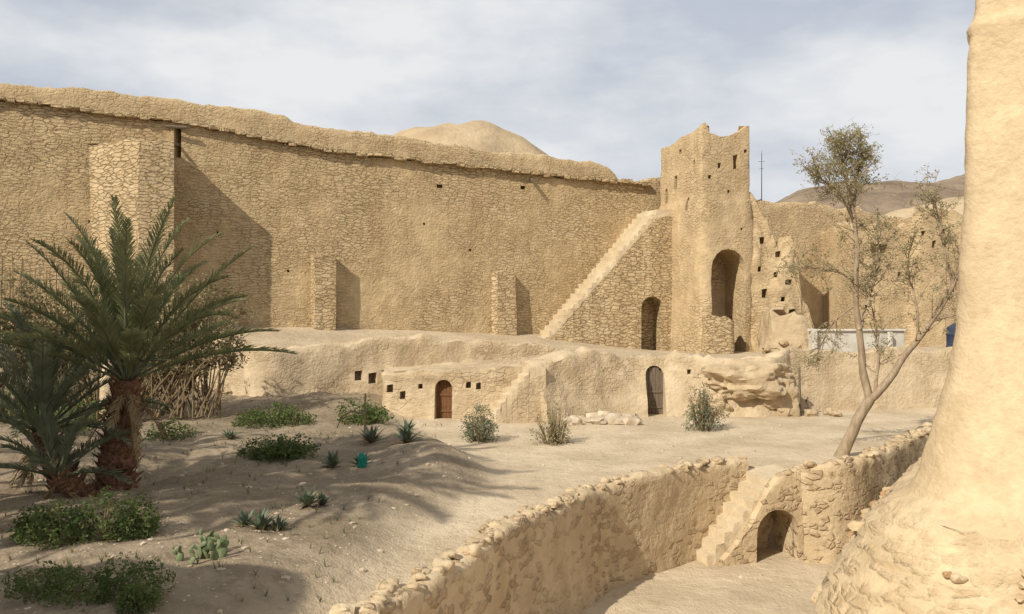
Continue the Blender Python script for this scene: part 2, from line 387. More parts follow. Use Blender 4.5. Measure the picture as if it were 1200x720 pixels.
# staircases -----------------------------------------------------
def stairs(name,p0,p1,z0,z1,n,width,zbase,mat,land=0.,rough=.03,parent=None,tread=None,dz=.28):
    p0=Vector(p0); p1=Vector(p1); t=(p1-p0); L=t.length; t.normalize(); nl=Vector((-t.y,t.x))
    prof=[]; r=(z1-z0)/n; d=L/n
    for i in range(n):
        prof.append((i*d,z0+r*i)); prof.append((i*d+U(.0,.03),z0+r*(i+1)-U(0,.07)))
    prof.append((L+land,z1))
    W=max(3,int(width/.35)); vs=[]; cols=len(prof)
    for w in range(W+1):
        o=width*w/W
        for s_,z in prof:
            q=p0+t*s_+nl*o; v=Vector((q.x,q.y,z)); v+=dvec(v,rough,1.5,5); vs.append(v)
    fs=[];mi=[]
    for w in range(W):
        for i in range(cols-1): fs.append((w*cols+i,w*cols+i+1,(w+1)*cols+i+1,(w+1)*cols+i)); mi.append(1)
    base=len(vs)
    for w in (0,W):
        o=width*w/W
        for s_,z in prof:
            q=p0+t*s_+nl*o; vs.append(Vector((q.x,q.y,zbase)))
    if not tread: dz=0
    mid=len(vs)
    if dz:
        for s_,z in prof:
            q=p0+t*s_; vv=Vector((q.x,q.y,max(zbase+.02,z0+(z1-z0)*min(1,max(0,s_)/L)-dz*(1+.5*fn(s_*2,z*2))))); vs.append(vv+dvec(vv,rough,1.5,5)*.6)
    for i in range(cols-1):
        if dz:
            fs.append((i,mid+i,mid+i+1,i+1)); mi.append(1)
            fs.append((mid+i,base+i,base+i+1,mid+i+1)); mi.append(0)
        else:
            fs.append((i,base+i,base+i+1,i+1)); mi.append(0)
        fs.append((W*cols+i,W*cols+i+1,base+cols+i+1,base+cols+i)); mi.append(0)
    s0=[w*cols for w in range(W+1)]+[base+cols,base]+([mid] if dz else [])
    s1=[w*cols+cols-1 for w in range(W+1)][::-1]+([mid+cols-1] if dz else [])+[base+cols-1,base+2*cols-1]
    fs.append(tuple(s0)); fs.append(tuple(s1)); mi+=[0,0]
    fs.append(tuple(range(base,base+cols))+tuple(range(base+cols,base+2*cols))[::-1]); mi.append(0)
    return mkobj(name,vs,fs,[mat,tread or mat],angle=25,parent=parent,midx=mi)
st=stairs('stone_staircase',(1.5,46.1),(8.35,47.9),2.3,10.0,26,3.0,1.2,M_STONE,land=1.6,rough=.08,tread=M_PALE,dz=.2)
cc=MB(); archcut(cc,(7.85,47.73,1.9),(6.85,1.8),1.3,3.2,1.3); cut(st,cc)

# main tower ------------------------------------------------------
def ttop(x,y):
    u=(x-10.0)*.95+(y-45)*.32
    if y-45 < (x-10)*.33+.5: return 13.8+interp([(0,.35),(.35,.45),(.6,-.1),(1.2,-.2),(1.9,.0),(2.4,.1),(2.8,.45),(3.2,.5)],u)
    return interp([(45,14.25),(46,14.1),(47,13.9),(48.5,13.75),(50.5,13.7)],y)
tower=prism('watch_tower',[(10,45),(13.0,46),(11.5,51),(8.5,50)],1.2,ttop,M_TOWER,off=lambda z: interp([(1.2,.15),(9,.04),(10.2,.0),(10.35,-.08),(14,-.12)],z),seg=.28,zseg=.3,rough=.08,topn=.2,sm=1,funnel=1.2,th=.55)
cc=MB()
archcut(cc,(11.5,45.5,1.5),(3,1),2.1,6.1,1.9)
cut(tower,cc)
cc=MB()
for (x,y,z,s,h) in ((11.1,45.37,11.9,.22,.3),(12.0,45.67,11.9,.3,.8),(10.5,45.17,11.3,.2,.2),(12.6,45.87,12.8,.2,.2),(11.6,45.53,10.6,.16,.16),(12.3,45.77,8.6,.15,.15)):
    archcut(cc,(x,y,z),(3,1),s,h,.6,arch=False)
for (y,z,s,h) in ((46.6,9.8,.3,.7),(48.0,11.1,.35,.8),(49.0,10.4,.35,.9),(46.0,12.2,.2,.25),(47.5,13.0,.3,.3)):
    archcut(cc,(10-.3*(y-45),y,z),(1.5,-5),s,h,.6,arch=False)
cut(tower,cc)
prism('rubble_block',[(9.95,44.2),(11.6,44.3),(11.7,45.6),(10.0,45.3)],1.5,lambda x,y:3.95-.1*x+1,M_STONE,seg=.25,zseg=.25,rough=.09,topn=.25)
ruin=strip('ruined_wall',[(12.9,46.1,1.2,11.0),(13.25,46.1,1.2,10.6),(13.45,46.1,1.2,9.0),(13.8,46.1,1.2,8.9),(14.0,46.1,1.2,8.1),(15.2,46.2,1.2,8.0),(15.3,46.3,1.2,6.9),(15.6,46.3,1.2,6.6),(15.7,46.3,1.2,4.9),(16.2,46.4,1.2,4.3),(16.5,46.5,1.2,3.0),(17.1,46.5,1.2,2.2)],1.2,M_TOWER,seg=.16,rough=.24,topn=.8,batter=.5,zseg=.22,sm=1)
cc=MB()
for (x,z,w,h) in ((13.6,5.0,.3,.5),(14.4,7.2,.3,.35),(14.9,5.7,.4,.3),(14.1,3.7,.3,.4),(15.1,4.1,.4,.3),(13.5,7.9,.3,.4),(14.2,6.1,.25,.3),(14.6,4.8,.25,.25),(13.3,6.4,.2,.3)): archcut(cc,(x,45.8,z),(1,0),w,h,.8,arch=False)
cut(ruin,cc)
prism('rock_outcrop',[(13.2,43.6),(15.2,43.3),(16.6,44.8),(15.8,46),(13.4,46)],1.2,lambda x,y: 2.6+1.5*sstep(16.6,14.2,x),M_ROCK,off=lambda z: interp([(1,.5),(4,-.2)],z),seg=.3,zseg=.25,rough=.3,topn=.5)
rw=strip('enclosure_wall',[(13.5,53,1.2,11.3),(19,55,1.2,11.2),(22.5,56.2,1.2,10.9),(27,58,1.2,10.6),(45,64,1.2,11.6)],1.6,M_TOWER,seg=.4,rough=.1,topn=.3,ch=.03,batter=.3)
bld=prism('mud_brick_building',[(20.9,50),(23.6,50.6),(23.7,50.1),(30,51.6),(29,57),(20,56)],1.2,lambda x,y: 10.2 if x>23.6 else 9.4,M_TOWER,seg=.35,zseg=.4,rough=.08,topn=.45,sm=1,funnel=.6)
cc=MB()
for (x,z,w,h) in ((21.6,7.7,1.1,.5),(24.2,8.7,.3,.3),(24.9,8.0,.3,.45),(25.6,8.9,.25,.25),(26.7,7.2,.3,.35),(22.9,6.3,.25,.3),(27.3,8.6,.3,.3),(26.3,5.4,.4,.7)):
    yy=50+.22*(x-20.9) if x<23.6 else 50.1+.238*(x-23.7)
    archcut(cc,(x,yy,z),(1,.23),w,h,.6,arch=False)
cut(bld,cc)
mb=MB(); mb.tube([(13.9,47.5,10.4),(13.9,47.5,13.2)],[.03,.018],5); mb.tube([(13.7,47.5,12.6),(14.1,47.5,12.6)],[.012,.012],4); mb.tube([(13.78,47.5,12.2),(14.02,47.5,12.2)],[.012,.012],4)
mb.tube([(13.2,47.3,10.2),(13.9,47.5,10.5)],[.03,.03],4)
mb.build('antenna_mast',[M_METAL])
mb=MB(); mb.box((17.4,44.2,2.7),4.9,2.2,1.15,rot=.06); mb.box((17.4,43.07,3.33),5.1,.18,.12,rot=.06); mb.box((15.1,43.6,2.7),.25,1.9,1.4,rot=.06); mb.box((19.0,42.9,2.6),.22,.2,1.3,rot=.06)
o=mb.build('concrete_cistern',[M_CONC],smooth=False,recalc=True); md=o.modifiers.new('bev','BEVEL'); md.width=.04; md.segments=2
mb=MB(); n=20
pts=[(21.9,41.9,z) for z in (2.0,2.05,2.5,2.55,2.6,3.1,3.15,3.2,3.5,3.6,3.7)]
mb.tube(pts,[.5,.52,.52,.55,.52,.52,.55,.52,.5,.36,.2],n)
mb.build('water_tank',[M_TANK],recalc=True)

# ------------------------------------------------------------------ terrace retaining walls
t1=strip('terrace_wall',[(-15.2,40.0,-.2,3.25),(-12.6,37.7,-.2,3.0),(-10.95,36.05,-.2,2.85),(-10.2,35.95,-.2,2.8),(-7.4,37.5,-.2,2.95),(-5.2,38.5,-.2,3.1),(-1.6,39.9,-.2,2.95),(1.0,40.6,-.2,2.7),(2.8,41.1,-.2,2.5)],.7,M_PLAST,seg=.25,zseg=.3,rough=.15,topn=.2,batter=.3,sm=1)
cc=MB()
for x,z,w,h in ((-6.75,1.25,.35,.45),(-6.2,1.1,.4,.5),(-5.7,1.3,.3,.4)): archcut(cc,(x,37.5+.5*(x+7.4)-.2,z),(1,.5),w,h,.55,arch=False)
cut(t1,cc)
hut=prism('mud_brick_storehouse',[(-5.3,35.0),(-3.6,34.4),(-1.0,34.1),(.6,34.3),(1.6,35.4),(2.3,37.5),(2.3,41.3),(-2,40.6),(-5.6,38.9)],-.3,lambda x,y: interp([(-5.5,1.75),(-3.6,1.9),(0,2.05),(1.5,2.2)],x),M_PLAST,off=lambda z: interp([(-.3,.12),(1.5,0),(1.65,.1),(2.2,.04)],z),seg=.22,zseg=.18,rough=.1,topn=.16)
cc=MB(); archcut(cc,(-2.75,34.3,-.2),(1,-.12),.72,1.78,.45,arch=True)
for x,z,w,h in ((-5.0,1.0,.3,.35),(-4.45,.75,.25,.35),(-1.75,1.25,.22,.25),(-1.35,1.2,.2,.28),(-3.7,1.2,.2,.2)):
    archcut(cc,(x,interp([(-5.3,35.0),(-3.6,34.4),(-1.0,34.1)],x),z),(1,-.12),w,h,.5,arch=False)
cut(hut,cc)
def plankdoor(name,c,t,w,h,mat,parent,n=5):
    t=Vector(t).normalized(); nl=Vector((-t.y,t.x)); mb=MB(); r=w/2
    for i in range(n):
        q=-r+w*(i+.5)/n; hh=h-r+math.sqrt(max(0,r*r-q*q))-.02
        mb.box((c[0]+t.x*q,c[1]+t.y*q,c[2]+hh/2),w/n-.012,.05,hh,rot=math.atan2(t.y,t.x))
    for z in (.3,.95): mb.box((c[0]-nl.x*.04,c[1]-nl.y*.04,c[2]+z),w*.95,.04,.09,rot=math.atan2(t.y,t.x))
    return mb.build(name,[mat],smooth=False,parent=parent)
plankdoor('wooden_door',(-2.72,34.62,0),(1,-.12),.7,1.55,M_WOODB,hut)
stairs('plastered_steps',(-.85,32.9),(.85,33.3),.0,2.15,8,1.5,-.3,M_PLAST,land=.5,rough=.08,tread=M_PALE)
r1=strip('retaining_wall',[(1.0,33.5,-.3,2.15),(1.9,34.2,-.3,2.45),(3.5,35.0,-.3,2.6),(4.9,35.5,-.3,2.5),(5.9,35.7,-.3,2.5),(7.2,35.7,-.3,2.45),(8.4,35.5,-.3,2.45),(10.7,35.5,-.3,2.4),(11.6,36.2,-.3,2.35),(12.1,37.2,-.3,2.3)],1.0,M_PLAST,seg=.25,zseg=.25,rough=.22,topn=.3,batter=.75,sm=2)
cc=MB(); archcut(cc,(5.95,35.5,-.05),(1,.03),.78,2.1,.7)
for x,z in ((2.4,1.9),(7.4,1.7)): archcut(cc,(x,35.4,z),(1,.1),.18,.2,.5,arch=False)
cut(r1,cc)
plankdoor('wooden_door',(5.95,35.85,0),(1,.03),.74,2.0,M_WOOD,r1)
strip('retaining_wall',[(12.0,36.9,-.3,2.55),(14,37.5,-.3,2.6),(20,38.4,-.3,2.6),(40,42,-.3,3.0)],.6,M_PLAST,rough=.1,topn=.15,batter=.15)
def rockmesh(mb,c,r,seed,sub=3,amp=.3,f=.9,m=0):
    bm=bmesh.new(); bmesh.ops.create_icosphere(bm,subdivisions=sub,radius=1)
    vs=[]
    for v in bm.verts:
        q=v.co.copy(); q=Vector([math.copysign(abs(a)**.75,a) for a in q])
        k=1+amp*noise.noise(q*f*1.3+Vector((seed,seed*1.7,0)))+amp*.5*noise.noise(q*f*3.5+Vector((seed,0,3)))
        vs.append(Vector((c[0]+q.x*r[0]*k,c[1]+q.y*r[1]*k,c[2]+q.z*r[2]*k)))
    mb.add(vs,[tuple(v.index for v in fc.verts) for fc in bm.faces],m); bm.free()
mb=MB()
rockmesh(mb,(9.7,35.3,1.45),(1.7,.9,.75),3,5,.35,1.4); rockmesh(mb,(11.0,35.5,.8),(.8,.7,.9),8,4,.35,1.4); rockmesh(mb,(8.3,35.4,.35),(.8,.6,.6),5,4,.4,1.5)
mb.build('rock_outcrop',[M_ROCK],angle=35)
mb=MB()
for i in range(26):
    x=U(2.0,4.9); s=U(.12,.34); rockmesh(mb,(x,33.2+U(-.6,.6),s*.45),(s*U(.8,1.5),s,s*U(.5,.9)),i,2,.4,1.2)
mb.build('rock_pile',[M_PALEROCK],angle=30)
mb=MB()
for i in range(14):
    s=U(.1,.28); rockmesh(mb,(U(11,13.5),U(34.8,36.2),s*.3+.05),(s,s,s*.7),i+40,2,.4,1.2)
mb.build('rock_pile',[M_ROCK],angle=30)
mb=MB()
for i in range(60):
    f=R(); s=U(.1,.32); x=13+4.5*f; rockmesh(mb,(x,44.6-1.6*R()*(1-.4*f),2.15+s*.3+(1-f)*.9*R()**2),(s*1.2,s,s*.7),i+80,2,.45,1.3)
mb.build('rubble_heap',[M_ROCK],angle=30)
mb=MB(); mb.tube([(11.9,35.2,0),(11.85,35.2,2.0)],[.05,.045]); mb.tube([(12.6,35.6,0),(12.3,35.7,.6),(12.4,35.7,.7)],[.05,.05,.05]); mb.build('wooden_post',[M_WOOD])

# ------------------------------------------------------------------ lower courtyard walls
GWP=[(-7,-1,-2.4,.2),(-4.6,6,-2.4,.25),(-2.85,10,-2.4,.28),(-1.9,11.8,-2.4,.3),(-1.2,13.2,-2.4,.3),(.15,16.5,-2.4,.32),(2.2,20.0,-2.4,.3),(5.1,22.75,-2.4,.32),(6.5,23.5,-2.4,.38)]
gw=strip('garden_wall',GWP,.5,M_GARD,seg=.14,rough=.055,topn=.16,zseg=.16,sm=8,batter=.15)
cc=MB()
for i in range(44):
    k=random.choice([2,3,3,4,4,4,5,5,5,6,6]); a=Vector(GWP[k][:2]); c_=Vector(GWP[k+1][:2]); f=R(); q=a.lerp(c_,f); t=(c_-a).normalized()
    s=U(.1,.2); archcut(cc,(q.x,q.y,-.4+U(-.9,.35)),t,s,s*.9,.38,arch=False)
cut(gw,cc)
def capstones(path,th,par,seed):
    P=smoothpts(resample(path,.2),8); mb=MB()
    for i in range(1,len(P)-1):
        if R()<.25: continue
        p=P[i]; t=Vector((P[i+1][0]-P[i-1][0],P[i+1][1]-P[i-1][1])).normalized(); nl=Vector((-t.y,t.x)); o=U(.05,th-.05)
        s=U(.07,.15); rockmesh(mb,(p[0]+nl.x*o,p[1]+nl.y*o,p[3]+.0+U(-.03,.03)),(s*1.2,s*1.1,s*.7),seed+i,2,.5,1.3)
    mb.build('coping_stones',[M_GARD],angle=60,parent=par)
capstones(GWP[2:],.5,gw,1)
ls=stairs('courtyard_steps',(4.95,21.75),(7.0,22.35),-2.1,0.02,8,1.6,-2.4,M_GARD,land=.9,rough=.05,tread=M_PALE)
pr=strip('stair_parapet',[(5.35,21.75,-2.4,-1.95),(5.8,21.85,-2.4,-1.5),(6.2,21.95,-2.4,-1.0),(6.5,22.0,-2.4,-.35),(6.8,22.1,-2.4,.05),(7.2,22.2,-2.4,.28),(7.7,22.3,-2.4,.38)],.3,M_GARD,seg=.14,rough=.045,topn=.05,zseg=.16,sm=2,parent=ls)
for ob in (pr,ls):
    cc=MB(); archcut(cc,(6.9,22.1,-2.6),(1,.26),1.2,1.85,1.25,seg=12); cut(ob,cc)
GW2=[(7.55,22.2,-2.4,.36),(8.0,22.05,-2.4,.38),(8.55,22.1,-2.4,.4),(9.3,22.7,-2.4,.42),(10.7,24.1,-2.4,.45),(13.4,27.3,-2.4,.55),(16,30.8,-2.4,.6),(24,33,-2.4,.6)]
gw2=strip('garden_wall',GW2,.42,M_GARD,seg=.16,rough=.06,topn=.16,zseg=.18,sm=5,batter=.2)
cc=MB()
for i in range(16):
    k=random.choice([2,3,3,4,4]); a=Vector(GW2[k][:2]); c_=Vector(GW2[k+1][:2]); q=a.lerp(c_,R()); t=(c_-a).normalized()
    s=U(.1,.2); archcut(cc,(q.x,q.y,-.4+U(-.9,.35)),t,s,s*.9,.3,arch=False)
cut(gw2,cc)
capstones(GW2[:7],.42,gw2,300)

# near keep at the right edge ------------------------------------
ang=math.radians(33); A=Vector((math.cos(ang),-math.sin(ang))); B=Vector((math.sin(ang),math.cos(ang))); C=Vector((8.02,15.05))
poly=[C,C+A*8,C+A*8+B*7,C+B*7]
offk=[(-2.5,2.9),(-1.2,2.55),(-.3,2.2),(.5,1.75),(.9,1.4),(1.15,1.0),(1.5,.8),(2.7,.48),(4.2,.2),(7,.06),(9.35,0),(9.45,.07),(9.55,-.06),(10.5,-.1)]
keep=prism('monastery_keep',[tuple(q) for q in poly],-2.5,14,M_KEEP,off=lambda z:interp(offk,z),seg=.12,zseg=.1,rough=.05,topn=.1,sm=5,angle=180)
for v in keep.data.vertices:
    p=v.co
    k=sstep(1.4,.7,p.z)
    if k>0:
        d,_=noise.voronoi(Vector((p.x*2.6,p.y*2.6,p.z*4.2)))
        f=min(1,(d[1]-d[0])*2.6); r=Vector((p.x-12.5,p.y-15.5,0)).normalized()
        v.co+=r*(f-.6)*.17*k
mb=MB()
for i in range(90):
    if i<55: q=C+A*U(-.2,5); n_=-B
    else: q=C+B*U(0,3); n_=-A
    z=U(-1.9,.8); o=interp(offk,z); q=q+n_*(o-.02); s=U(.05,.14)
    rockmesh(mb,(q.x,q.y,z),(s*1.4,s*1.1,s*.75),i+9,2,.5,1.2,m=0 if R()<.75 else 1)
mb.build('apron_stones',[simple('apron_stone',(.44,.32,.18),(.55,.44,.29),2,bump=.02),simple('red_stone',(.33,.19,.09),(.42,.28,.15),5,bump=.02)],angle=40,parent=keep)

hs=prism('offscreen_shade_house',[(-15.5,-2),(-10.2,-2),(-10.2,5.6),(-15.5,5.6)],-.3,8.5,M_PLAST,seg=.5,rough=.08,topn=.15,funnel=.5)  # unseen house, added and sized to throw shade over the near-left garden
cc=MB(); archcut(cc,(-10.2,3,-.1),(0,1),1,2.2,.5); archcut(cc,(-10.2,0,5),(0,1),.8,1.1,.5); archcut(cc,(-10.2,4.5,5),(0,1),.8,1.1,.5); cut(hs,cc)

# ------------------------------------------------------------------ vegetation
def frond(mb,base,az,el,L,droop,nl=46,leaf=.5,m=0,mr=1,wid=.014):
    pts=[]; p=Vector(base); K=14; side0=Vector((-math.sin(az),math.cos(az),0)); bend=U(-.2,.2)
    for i in range(K+1):
        pts.append(p.copy()); f=i/K
        e=el-droop*f**1.6; a2=az+bend*f
        d=Vector((math.cos(a2)*math.cos(e),math.sin(a2)*math.cos(e),math.sin(e))); p=p+d*(L/K)
    mb.tube(pts,[.026*(1-.85*i/K)+.004 for i in range(K+1)],4,m=mr,cap=False)
    for i in range(nl):
        f=.16+.84*i/nl; x=f*K; k=min(K-1,int(x)); q=pts[k].lerp(pts[k+1],x-k); t=(pts[k+1]-pts[k]).normalized()
        s=t.cross(Vector((0,0,1))); 
        if s.length<.1: s=side0
        s.normalize(); up=s.cross(t)
        ll=leaf*(math.sin(math.pi*min(1,f*.85+.12))**.6)*U(.8,1.15)
        for sg in (-1,1):
            if R()<.04: continue
            dr=(t*U(.8,1.15)+s*sg*U(.45,.75)+up*U(.1,.6)).normalized()
            mid=q+dr*ll*.5; tip=q+dr*ll+Vector((0,0,-.1*ll))
            w=up.cross(dr); w=(w.normalized() if w.length>.01 else s)*wid+up*U(-.008,.008)
            mb.add([q-w*.5,q+w*.5,mid+w,tip,mid-w],[(0,1,2,3,4)],m)
def palm(name,base,trunk,r0,r1,nf,L,leafmat,el0=-.3,el1=1.45,leaf=.5,stub=70,dry=6,nl=46,dr=(.6,1.1),wid=.014):
    mb=MB(); base=Vector(base); top=Vector(trunk); K=16; pts=[]; rad=[]
    for i in range(K+1):
        f=i/K; q=base.lerp(top,f)+Vector((.06*fn(f*3,base.x),.06*fn(f*3,base.y,4),0)); pts.append(q); rad.append((r0+(r1-r0)*f)*(1+.12*((i%2)-.5)))
    mb.tube(pts,rad,12,m=1)
    for i in range(stub):
        f=(i+.5)/stub; az=i*2.4; q=base.lerp(top,f); rr=r0+(r1-r0)*f
        o=Vector((math.cos(az),math.sin(az),0)); b0=q+o*rr*.8; t=q+o*(rr+U(.08,.2))+Vector((0,0,U(.12,.28)))
        s=Vector((-o.y,o.x,0))*U(.05,.09); mb.add([b0-s,b0+s,t+s*.5,t-s*.5,b0-s-Vector((0,0,.08)),b0+s-Vector((0,0,.08))],[(0,1,2,3),(4,5,2,3),(0,3,4),(1,2,5)],1)
    for i in range(nf):
        f=i/nf; az=i*2.39996+U(-.2,.2); el=el1+(el0-el1)*f**1.1+U(-.1,.1)
        frond(mb,top+Vector((math.cos(az),math.sin(az),0))*r1*.5+Vector((0,0,.1*(1-f))),az,el,L*U(.8,1.08),U(*dr),nl=nl,leaf=leaf,m=0,mr=2,wid=wid)
    for i in range(dry):
        az=R()*6.28; frond(mb,top-Vector((0,0,.15)),az,U(-1.1,-.6),L*U(.3,.45),U(.2,.5),nl=26,leaf=leaf*.6,m=3,mr=3)
    return mb.build(name,[leafmat,M_PBARK,M_OLIVE,M_PDRY],smooth=False)
palm('palm_tree',(-9.1,19.5,.2),(-8.75,19.4,2.85),.46,.27,36,4.0,M_PALM,el0=.3,el1=1.52,leaf=.48,nl=88,dr=(.4,.95),dry=7,stub=120)
palm('palm_tree',(-9.9,19.2,.2),(-10.7,19.4,1.7),.34,.24,28,3.1,M_PALM2,el0=.2,leaf=.42,nl=64,dry=8)
palm('palm_tree',(-9.3,18.8,.2),(-9.7,18.2,.9),.27,.2,14,1.8,M_PALM2,el0=.2,leaf=.36,stub=40,nl=44,dry=4)
palm('palm_tree',(-13.4,14.5,.2),(-13.1,14.6,9.4),.28,.2,38,3.6,M_PALM,el0=-.5,leaf=.5,stub=130,nl=40,wid=.03)
palm('palm_tree',(-16.2,19.5,.2),(-16.0,19.3,5.6),.28,.2,30,3.2,M_PALM,el0=-.5,leaf=.5,stub=90,nl=36,wid=.03)  # out of view, added for its dappled shadow on the garden
palm('palm_tree',(-12.8,10.6,.1),(-12.5,10.4,9.8),.28,.2,40,3.7,M_PALM,el0=-.6,leaf=.55,stub=90,nl=40,wid=.035)  # this and the next two palms are unseen, added to shade the garden
palm('palm_tree',(-15.8,12.0,.1),(-16,12.2,8.8),.28,.2,36,3.6,M_PALM,el0=-.6,leaf=.55,stub=90,nl=36,wid=.035)
palm('palm_tree',(-16.5,8.0,.1),(-16.4,8.2,10.4),.28,.2,36,3.7,M_PALM,el0=-.6,leaf=.55,stub=90,nl=36,wid=.035)

def leaf(mb,p,s,m=0,el=1.8):
    d=Vector((U(-1,1),U(-1,1),U(-.6,1))).normalized(); w=d.cross(Vector((U(-1,1),U(-1,1),U(-1,1)))).normalized()*s/el
    mb.add([p-d*s*.5,p+w*.5,p+d*s*.5,p-w*.5],[(0,1,2,3)],m)
def bush(name,clumps,size,mat,n=260,stems=12,spike=0):
    mb=MB()
    for (cx,cy,rx,ry,h) in clumps:
        z0=zground(cx,cy); sh=R()*50
        for i in range(stems):
            a=R()*6.28; rr=R()**.5; e=Vector((cx+math.cos(a)*rx*rr*1.05,cy+math.sin(a)*ry*rr*1.05,z0+h*U(.5,1.15)*(1-.35*rr)))
            b0=Vector((cx+math.cos(a)*rx*.25*rr,cy+math.sin(a)*ry*.25*rr,z0-.05)); mid=b0.lerp(e,.5)+Vector((0,0,.08*h))
            mb.tube([b0,mid,e],[.018,.012,.004],4,m=1,cap=False)
        for i in range(int(n/7)):
            a=R()*6.28; rr=R()**.5; hz=U(.0,1)*math.sqrt(max(0,1-rr*rr*.85))*(1+.35*fn(math.cos(a)*rr*2.2+sh,math.sin(a)*rr*2.2))
            ro=1+.3*fn(math.cos(a)*1.5+sh,math.sin(a)*1.5,3)
            q=Vector((cx+math.cos(a)*rx*rr*ro,cy+math.sin(a)*ry*rr*ro,z0+h*hz))
            for k in range(7):
                leaf(mb,q+Vector((U(-1,1),U(-1,1),U(-.6,1)))*size*1.3,size*U(.6,1.3),el=2.6 if spike else 1.8)
    return mb.build(name,[mat,M_DRY],smooth=False)
bush('green_bush',[(-6.6,23,.8,.5,.55),(-5.9,23.1,.6,.45,.5),(-6.3,22.7,.7,.4,.42)],.08,M_LEAF,n=1200)
bush('green_bush',[(-7.9,15.0,.5,.5,.75),(-7.3,15.2,.5,.5,.85),(-8.4,15.1,.4,.4,.6),(-6.8,15.5,.35,.4,.8)],.065,M_LEAF,n=1700)
bush('green_bush',[(-5.9,11.7,.5,.5,.36),(-5.3,11.9,.5,.4,.5),(-6.6,12,.5,.4,.35),(-5.0,11.4,.25,.3,.35)],.05,M_LEAF,n=1600)
bush('green_bush',[(-8.6,31,.9,.6,.75),(-7.9,30.5,.8,.5,.6),(-9.2,30,.7,.5,.5)],.1,M_LEAF,n=900)
bush('green_bush',[(-5.6,31,.8,.5,.9),(-4.9,30.6,.6,.5,.65)],.1,M_LEAF,n=1000)
bush('green_bush',[(-14.6,26.5,.8,.6,1.0),(-13.7,26.3,.7,.5,.7),(-14.6,29,1.2,.6,.9)],.1,M_LEAF,n=900)
bush('green_bush',[(-10.6,26.5,.7,.5,.6)],.1,M_LEAF,n=700)
bush('green_bush',[(-17,29,1.6,.9,1.1),(-16,31,1.8,.8,1.3)],.12,M_LEAF,n=1100)
bush('olive_shrub',[(-1.1,28.6,.6,.55,1.15),(-1.0,28.4,.5,.5,1.3)],.09,M_OLIVE,n=1100,stems=26,spike=1)
bush('olive_shrub',[(1.25,28.0,.65,.5,1.15),(1.5,28.0,.4,.4,1.35)],.09,M_TAM,n=520,stems=34,spike=1)
bush('olive_shrub',[(7.05,31.2,.75,.6,1.5),(6.9,31.2,.5,.5,1.85)],.10,M_OLIVE,n=850,stems=34,spike=1)

def dryTree(name,base,crown,r,nbr,nleaf,size,mats):
    mb=MB(); base=Vector(base)
    for i in range(nbr):
        d=Vector((U(-1,1),U(-1,1),U(-.6,.8))); 
        if d.length>1: d.normalize()
        bs=base+Vector((U(-1,1)*r[0]*.7,U(-1,1)*r[1]*.6,-.1))
        e=Vector(crown)+Vector((d.x*r[0],d.y*r[1],d.z*r[2])); m1=bs.lerp(e,.45)+Vector((U(-.3,.3),U(-.3,.3),U(.0,.4)))
        mb.tube([bs,m1,e],[.035,.022,.006],5,m=1,cap=False)
        for k in range(8):
            f=U(.1,1); q=m1.lerp(e,f); t=q+Vector((U(-.5,.5),U(-.5,.5),U(-.3,.5))); mb.tube([q,t],[.012,.003],3,m=1,cap=False)
            for j in range(nleaf): leaf(mb,q.lerp(t,R())+Vector((U(-.12,.12),U(-.12,.12),U(-.12,.12))),size*U(.6,1.3))
    return mb.build(name,mats,smooth=False)
dryTree('dry_shrub',(-16.3,31,.5),(-16.3,31,4.2),(2.4,1.4,2.0),90,12,.14,[M_DRYB,M_DRY])
dryTree('dry_shrub',(-12.6,31.5,.6),(-12.0,31.5,3.9),(2.4,1.3,2.2),90,12,.14,[M_DRYB,M_DRY])
dryTree('dry_shrub',(-19,30,.5),(-19,30,3.8),(2.1,1.4,2.1),70,12,.14,[M_DRYB,M_DRY])

# tamarisk tree at right ------------------------------------------
mb=MB()
def resample3(P,seg):
    out=[]
    for a,b_ in zip(P,P[1:]):
        n=max(1,int((b_-a).length/seg))
        for i in range(n): out.append(tuple(a.lerp(b_,i/n)))
    out.append(tuple(P[-1])); return out
def limb(pts,r0,r1,twigs,tl,fol,spread=.6,droop=0,start=.3,den=3):
    P=[Vector(p) for p in pts]
    P=[Vector(q) for q in smoothpts(resample3(P,.25),3)]
    n=len(P); rad=[r0+(r1-r0)*(i/(n-1))**.8 for i in range(n)]
    P=[p+noise.noise_vector(p*1.3)*.07 for p in P]
    mb.tube(P,rad,8,m=1)
    for i in range(int(twigs*1.35)):
        f=start+(1-start)*R(); k=min(n-2,int(f*(n-1))); q=P[k]; t=(P[k+1]-P[k]).normalized()
        d=(t*.6+Vector((U(-1,1),U(-1,1),U(-.4,.8)))*spread*1.4).normalized(); L=tl*U(.5,1.2)
        pts2=[q]; e=q.copy(); dd=d.copy()
        for s_ in range(4):
            dd=(dd+Vector((U(-.25,.25),U(-.25,.25),U(-.15,.25)-droop))).normalized(); e=e+dd*L/4; pts2.append(e.copy())
        mb.tube(pts2,[max(.006,rad[k]*.35),.012,.009,.006,.003],4,m=1,cap=False)
        for j in range(den+1):
            w=R(); a=pts2[2].lerp(pts2[4],w); tt=a+Vector((U(-.35,.35),U(-.35,.35),U(-.3,.3)-droop*.5)); mb.tube([a,tt],[.007,.003],3,m=1,cap=False)
            if R()<fol:
                for l_ in range(12): 
                    leaf(mb,a.lerp(tt,U(0,1.15))+Vector((U(-.08,.08),U(-.08,.08),U(-.08,.08))),U(.05,.12),el=2.7)
Y=25.7
def T(x,z,dy=0): return (x,Y+dy,z)
limb([T(9.85,-.1),T(10.1,.5),T(10.5,1.3),T(10.75,1.7)],.2,.15,0,1,0)
